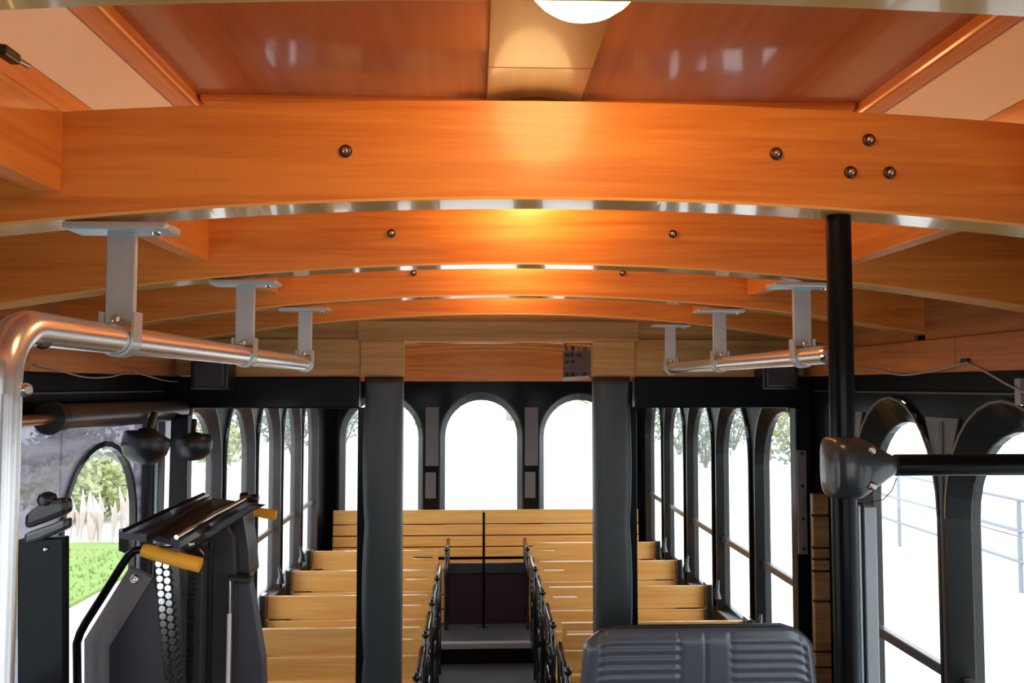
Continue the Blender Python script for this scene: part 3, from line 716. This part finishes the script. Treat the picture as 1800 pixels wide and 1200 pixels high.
# ------------------------------------------------------------------ folding wheelchair lift
t = thing('wheelchair_lift', (-.82, 2.3, ZF), 'folded black wheelchair lift with yellow grips and a chain, lower left', 'wheelchair lift')
ZX = 1300
MB().pprism([(192, 1137), (268, 1016), (276, 1040), (292, 1200), (298, ZX), (192, ZX)], 2.20, .05).build('side_plate', 'lift_panel', t, .003)
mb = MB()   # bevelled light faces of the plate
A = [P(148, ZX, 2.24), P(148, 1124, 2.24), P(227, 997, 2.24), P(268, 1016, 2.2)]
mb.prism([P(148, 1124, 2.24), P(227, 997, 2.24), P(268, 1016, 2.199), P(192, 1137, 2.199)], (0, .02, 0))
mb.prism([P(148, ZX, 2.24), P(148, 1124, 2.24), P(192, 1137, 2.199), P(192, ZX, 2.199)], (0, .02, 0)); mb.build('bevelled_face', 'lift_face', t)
MB().lathe(P(237, 1018, 2.205), [(.012, 0), (.011, -.005), (.006, -.007), (.004, -.004)], (0, 1, 0), 16).build('pivot_bolt', 'bolt_head', t)
def pts_px(l): return [P(*q) for q in l]
hr = MB().tube(pts_px([(150, ZX, 2.17), (136, 1200, 2.17), (135, 1130, 2.17), (141, 1112, 2.17), (150, 1095, 2.17), (180, 1048, 2.17), (215, 992, 2.17), (226, 976, 2.17), (238, 967, 2.17), (250, 966, 2.17), (345, 990, 2.17)]), .0100, 14).build('handrail_tube', 'black_paint', t)
MB().tube(pts_px([(251, 966, 2.17), (300, 980, 2.17), (352, 993, 2.17)]), [.0165, .018, .0185], 18).build('yellow_grip', 'yellow_foam', hr)
h2 = MB().tube(pts_px([(400, ZX, 2.62), (404, 1000, 2.62), (420, 935, 2.62), (436, 900, 2.62), (450, 899, 2.62), (484, 905, 2.62)]), .010, 12).build('handrail_tube', 'black_paint', t)
MB().tube(pts_px([(446, 898, 2.62), (465, 902, 2.62), (485, 905, 2.62)]), [.0135, .015, .015], 16).build('yellow_grip', 'yellow_foam', h2)
box('inner_post', 'lift_black', P(268, 1000, 2.30).x, P(285, 1000, 2.30).x, 2.30, 2.36, ZF, P(270, 975, 2.3).z, t, .004)
# main column between plate and right panel
a = P(314, 990, 2.33); b_ = P(331, 990, 2.33); box('guide_column', 'lift_face', a.x, b_.x, 2.33, 2.40, ZF, P(320, 955, 2.33).z, t, .003)
a = P(332, 990, 2.31); b_ = P(354, 990, 2.31); rk = box('rack_column', 'lift_panel', a.x, b_.x, 2.32, 2.38, ZF, P(340, 950, 2.3).z, t, .003)
mb = MB(); z = P(340, 1008, 2.31).z
for i in range(26):
    zz = z-i*.0145; mb.box(a.x+.001, a.x+.014, 2.308, 2.32, zz-.0045, zz+.0045)
mb.build('rack_teeth', 'lift_black', rk)
# roller chain: two rows of links, one part per link
c0 = P(281, 990, 2.185); c1 = P(299, 1215, 2.185)
lk = None
n = 17
for i in range(n):
    for q in range(2):
        c = c0.lerp(c1, i/n)+Vector((.0185*q-.002, 0, -.005*q))
        if lk is None:
            lk = MB().lathe((0, 0, 0), [(.0082, -.004), (.0085, .003), (.003, .007)], (0, 1, 0), 8)
            lm = bpy.data.meshes.new('chain_link'); lm.from_pydata([tuple(v) for v in lk.v], [], lk.f); lm.materials.append(MATS['chrome'])
        o = bpy.data.objects.new('chain_link', lm); C.objects.link(o); o.parent = t; o.location = c-t.location
mb = MB().prism([P(272, 985, 2.192), P(314, 985, 2.192), P(324, 1215, 2.192), P(292, 1215, 2.192)], (0, .012, 0)); mb.build('chain_guard', 'lift_black', t)
a = P(354, 990, 2.36); b_ = P(372, 990, 2.36); box('dark_channel', 'lift_black', a.x, b_.x, 2.36, 2.42, ZF, P(360, 945, 2.36).z, t, .003)
MB().pprism([(362, 1010), (370, 930), (400, 925), (412, 945), (414, 1010), (400, 1030), (405, ZX), (358, ZX)], 2.38, .08).build('pump_housing', 'lift_panel', t, .004)
MB().pprism([(404, 940), (414, 905), (428, 903), (436, 960), (440, 1010), (428, 1022), (408, 1020)], 2.40, .10).build('hinge_arm', 'lift_black', t, .004)
MB().pprism([(408, 1024), (438, 1024), (448, 1080), (461, 1160), (466, ZX), (408, ZX)], 2.36, .05).build('right_panel', 'lift_panel', t, .004)
MB().pprism([(398, 1014), (440, 1016), (440, 1026), (398, 1022)], 2.34, .03).build('clamp_block', 'lift_black', t, .002)
MB().tube(pts_px([(399, ZX, 2.33), (401, 1180, 2.33), (403, 1078, 2.33)]), .0058, 12).build('gas_strut', 'notice_white', t)
MB().tube(pts_px([(403, 1078, 2.33), (404, 1020, 2.33)]), .003, 8).build('strut_rod', 'chrome', t)
# folded platform plates lying slanted across the top
def plank3(pts, th, name, m_): return MB().prism([P(*q) for q in pts], (0, 0, -th)).build(name, m_, t, .003)
plank3([(208, 932, 2.22), (258, 940, 2.14), (372, 870, 2.62), (356, 868, 2.70)], .02, 'platform_plate', 'lift_black')
plank3([(222, 925, 2.30), (300, 946, 2.22), (418, 880, 2.62), (362, 872, 2.74)], .018, 'platform_plate', 'lift_panel')
plank3([(300, 944, 2.16), (318, 948, 2.14), (446, 872, 2.58), (432, 870, 2.62)], .022, 'platform_plate', 'lift_black')
MB().pprism([(308, 956), (330, 950), (440, 886), (464, 889), (440, 900), (345, 962), (330, 972)], 2.28, .03).build('side_flap', 'lift_black', t, .003)
MB().tube(pts_px([(310, 944, 2.13), (375, 905, 2.32), (440, 871, 2.56)]), .006, 10).build('edge_rail', 'chrome', t)
MB().tube(pts_px([(218, 932, 2.17), (290, 898, 2.36), (358, 868, 2.62)]), .005, 10).build('edge_rail', 'black_paint', t)
for q in ((430, 873, 2.56), (447, 876, 2.56)): MB().lathe(P(*q), [(.012, -.012), (.014, 0), (.012, .012)], (1, 0, 0), 14).build('roller', 'black_plastic', t)
MB().pprism([(208, 930), (226, 927), (226, 975), (208, 968)], 2.24, .02).build('end_bracket', 'frame_grey', t, .002)
for q in ((312, 957, 2.25), (338, 955, 2.24)): MB().lathe(P(*q), [(.006, 0), (.008, -.008), (.004, -.014)], (0, 1, 0), 12).build('hinge_bolt', 'bolt_head', t)
MB().pprism([(250, 962), (345, 958), (360, 975), (355, 990), (262, 985)], 2.29, .06).build('head_block', 'lift_black', t, .004)

# ------------------------------------------------------------------ outside
ZG = -2.35
g = MB().box(-60, 60, -40, 90, ZG-.2, ZG).build('ground', 'concrete'); tag(g, kind='structure')
random.seed(11)
g = MB().box(-9, -4.3, 3, 13, ZG, ZG+.04).build('verge', 'grass_green'); tag(g, kind='structure')
mb = MB()
for i in range(6000):
    x = random.uniform(-8.9, -4.35); y = random.uniform(3.2, 12.4); h = random.uniform(.03, .07); a = random.uniform(0, 3.14)
    dx, dy = .012*math.cos(a), .012*math.sin(a); lx, ly = random.uniform(-.03, .03), random.uniform(-.03, .03)
    mb.add([(x-dx, y-dy, ZG+.03), (x+dx, y+dy, ZG+.03), (x+lx, y+ly, ZG+.03+h)], [(0, 1, 2)])
tag(mb.build('grass', 'grass_green'), 'green grass on the verge outside the lift door window', 'grass', kind='stuff')
def foliage(c, r, n, size, m_, name, parent):
    mb = MB()
    for i in range(n):
        v = Vector((random.gauss(0, 1), random.gauss(0, 1), random.gauss(0, 1))).normalized()*(random.random()**.4)
        p = Vector(c)+Vector((v.x*r[0], v.y*r[1], v.z*r[2])); u = Vector((random.uniform(-1, 1), random.uniform(-1, 1), random.uniform(-1, 1))).normalized(); w = u.orthogonal().normalized()
        s = size*random.uniform(.6, 1.3)
        mb.add([p-u*s, p+w*s*.5, p+u*s, p-w*s*.5], [(0, 1, 2, 3)])
    o = mb.build(name, m_, parent); o['kind'] = 'stuff'; return o
def tree(x, y, h, r, label, m_='leaf_green', n=1400):
    t = thing('tree', (x, y, ZG), label, 'tree', 'trees around the parked bus')
    tr = MB(); tr.tube([(x, y, ZG), (x+.05, y, ZG+h*.35), (x-.05, y+.05, ZG+h*.8)], [h*.03, h*.022, h*.008], 8)
    for k in range(6):
        a = k*1.05; z = ZG+h*(.35+.07*k)
        tr.tube([(x, y, z), (x+r*.45*math.cos(a), y+r*.45*math.sin(a), z+h*.13), (x+r*.8*math.cos(a), y+r*.8*math.sin(a), z+h*.2)], [h*.012, h*.007, h*.003], 6)
    tr.build('trunk', 'bark', t)
    foliage((x, y, ZG+h*.60), (r, r, h*.42), n, .16, m_, 'crown', t)
def shrub(x, y, r, h, label, m_):
    t = thing('shrub', (x, y, ZG), label, 'shrub', 'shrubs around the parking area')
    sm = MB()
    for k in range(5):
        a = k*1.26; sm.tube([(x, y, ZG), (x+r*.25*math.cos(a), y+r*.25*math.sin(a), ZG+h*.4), (x+r*.6*math.cos(a), y+r*.6*math.sin(a), ZG+h*.8)], [.04, .03, .012], 6)
    sm.build('stem', 'bark', t)
    foliage((x, y, ZG+h*.55), (r, r, h*.45), 420, .11, m_, 'foliage', t)
tl = [(-9.5, 20, 6, 2.2, 'leafy tree on the left, nearest of the trees beyond the lift door'), (-9.5, 27, 7, 2.6, 'second tree outside the left windows'), (-7.8, 36, 8, 3, 'distant tree behind the far left windows'),
      (-3.5, 52, 8, 3.4, 'distant tree left of the middle rear window'), (6.0, 38, 6, 2.2, 'yellowish tree in the top of the right rear window'), (2.2, 58, 8, 3.2, 'distant tree straight behind the middle rear window'),
      (9.2, 27, 7, 2.6, 'tree outside the far right windows'), (7.5, 19.5, 5, 1.6, 'small tree outside the right windows, with a bare trunk'), (12.5, 45, 7, 2.2, 'tree behind the small one on the right')]
for i, a in enumerate(tl): tree(*a, m_='leaf_yellow' if i in (4, 7) else 'leaf_green', n=900)
sl = [(-8.2, 17.5, 1.0, 1.5, 'grey-green'), (-10.6, 23.5, 1.3, 1.9, 'grey-green'), (-7.2, 24.5, .9, 1.3, 'yellowish'), (-8.6, 31, 1.6, 2.0, 'grey-green'), (-6.4, 30, 1.2, 1.7, 'grey-green'), (-5.2, 34, 1.3, 1.9, 'grey-green'),
      (6.6, 24.5, .9, 1.5, 'grey-green'), (8.8, 23, 1.1, 1.8, 'grey-green'), (6.9, 29, 1.4, 2.0, 'grey-green'), (9.4, 31, 1.3, 1.8, 'grey-green'), (6.2, 33.5, 1.4, 1.9, 'yellowish')]
for k, (x, y, rr_, h, c) in enumerate(sl):
    side = 'left' if x < 0 else 'right'
    od = ['nearest', 'second', 'third', 'fourth', 'fifth', 'sixth'][sorted([q[1] for q in sl if (q[0] < 0) == (x < 0)]).index(y)]
    shrub(x, y, rr_, h, '%s shrub outside the %s windows, %s of that row from the bus front' % (c, side, od), 'leaf_yellow' if c == 'yellowish' else 'leaf_green')
t = thing('bush', (-6.9, 15.4, ZG), 'yellow-green bush on the verge, seen in the arched door light', 'bush')
foliage((-6.9, 15.4, ZG+.55), (1.0, .9, .55), 1800, .08, 'leaf_yellow', 'foliage', t)
MB().tube([(-6.9, 15.4, ZG), (-6.9, 15.4, ZG+.5)], .03, 6).build('stem', 'bark', t)
mb = MB()
for i in range(34):
    x = random.uniform(-6.6, -4.6); y = random.uniform(13.1, 14.2); h = random.uniform(.35, .8)
    mb.tube([(x, y, ZG), (x+.02, y, ZG+h*.6), (x+random.uniform(-.08, .08), y, ZG+h)], [.012, .045, .006], 6)
tag(mb.build('reed_plumes', 'reed'), 'pale dry plume plants standing on the verge before the bush', 'plant', kind='stuff')
# stone kerb wall across the road
t = thing('low_wall', (-12.5, 12, ZG), 'low pale stone wall beyond the road on the left', 'wall')
random.seed(5)
for k in range(16):
    y = 4+k*1.6; box('stone_block', 'stone', -12.5, -12.2, y, y+1.55, ZG, ZG+.75+random.uniform(-.03, .03), t)
# handrail and steps building outside on the right
t = thing('railing', (6, 6, ZG), 'pale metal railing on the pavement outside the right windows', 'railing')
for z in (.35, .7, 1.05): MB().tube([(6.2, 2.5, ZG+z), (6.2, 14, ZG+z)], .022, 6).build('rail', 'rail_paint', t)
for k in range(9): MB().tube([(6.2, 2.6+k*1.4, ZG), (6.2, 2.6+k*1.4, ZG+1.05)], .025, 6).build('railing_post', 'rail_paint', t)
t = thing('planter_wall', (7, 6, ZG), 'low pale block wall behind the railing on the right', 'wall')
for k in range(7):
    for z in range(2): box('block', 'stone', 7.4, 7.7, 2+k*1.5+.3*z, 3.47+k*1.5+.3*z, ZG+z*.3, ZG+z*.3+.29, t)
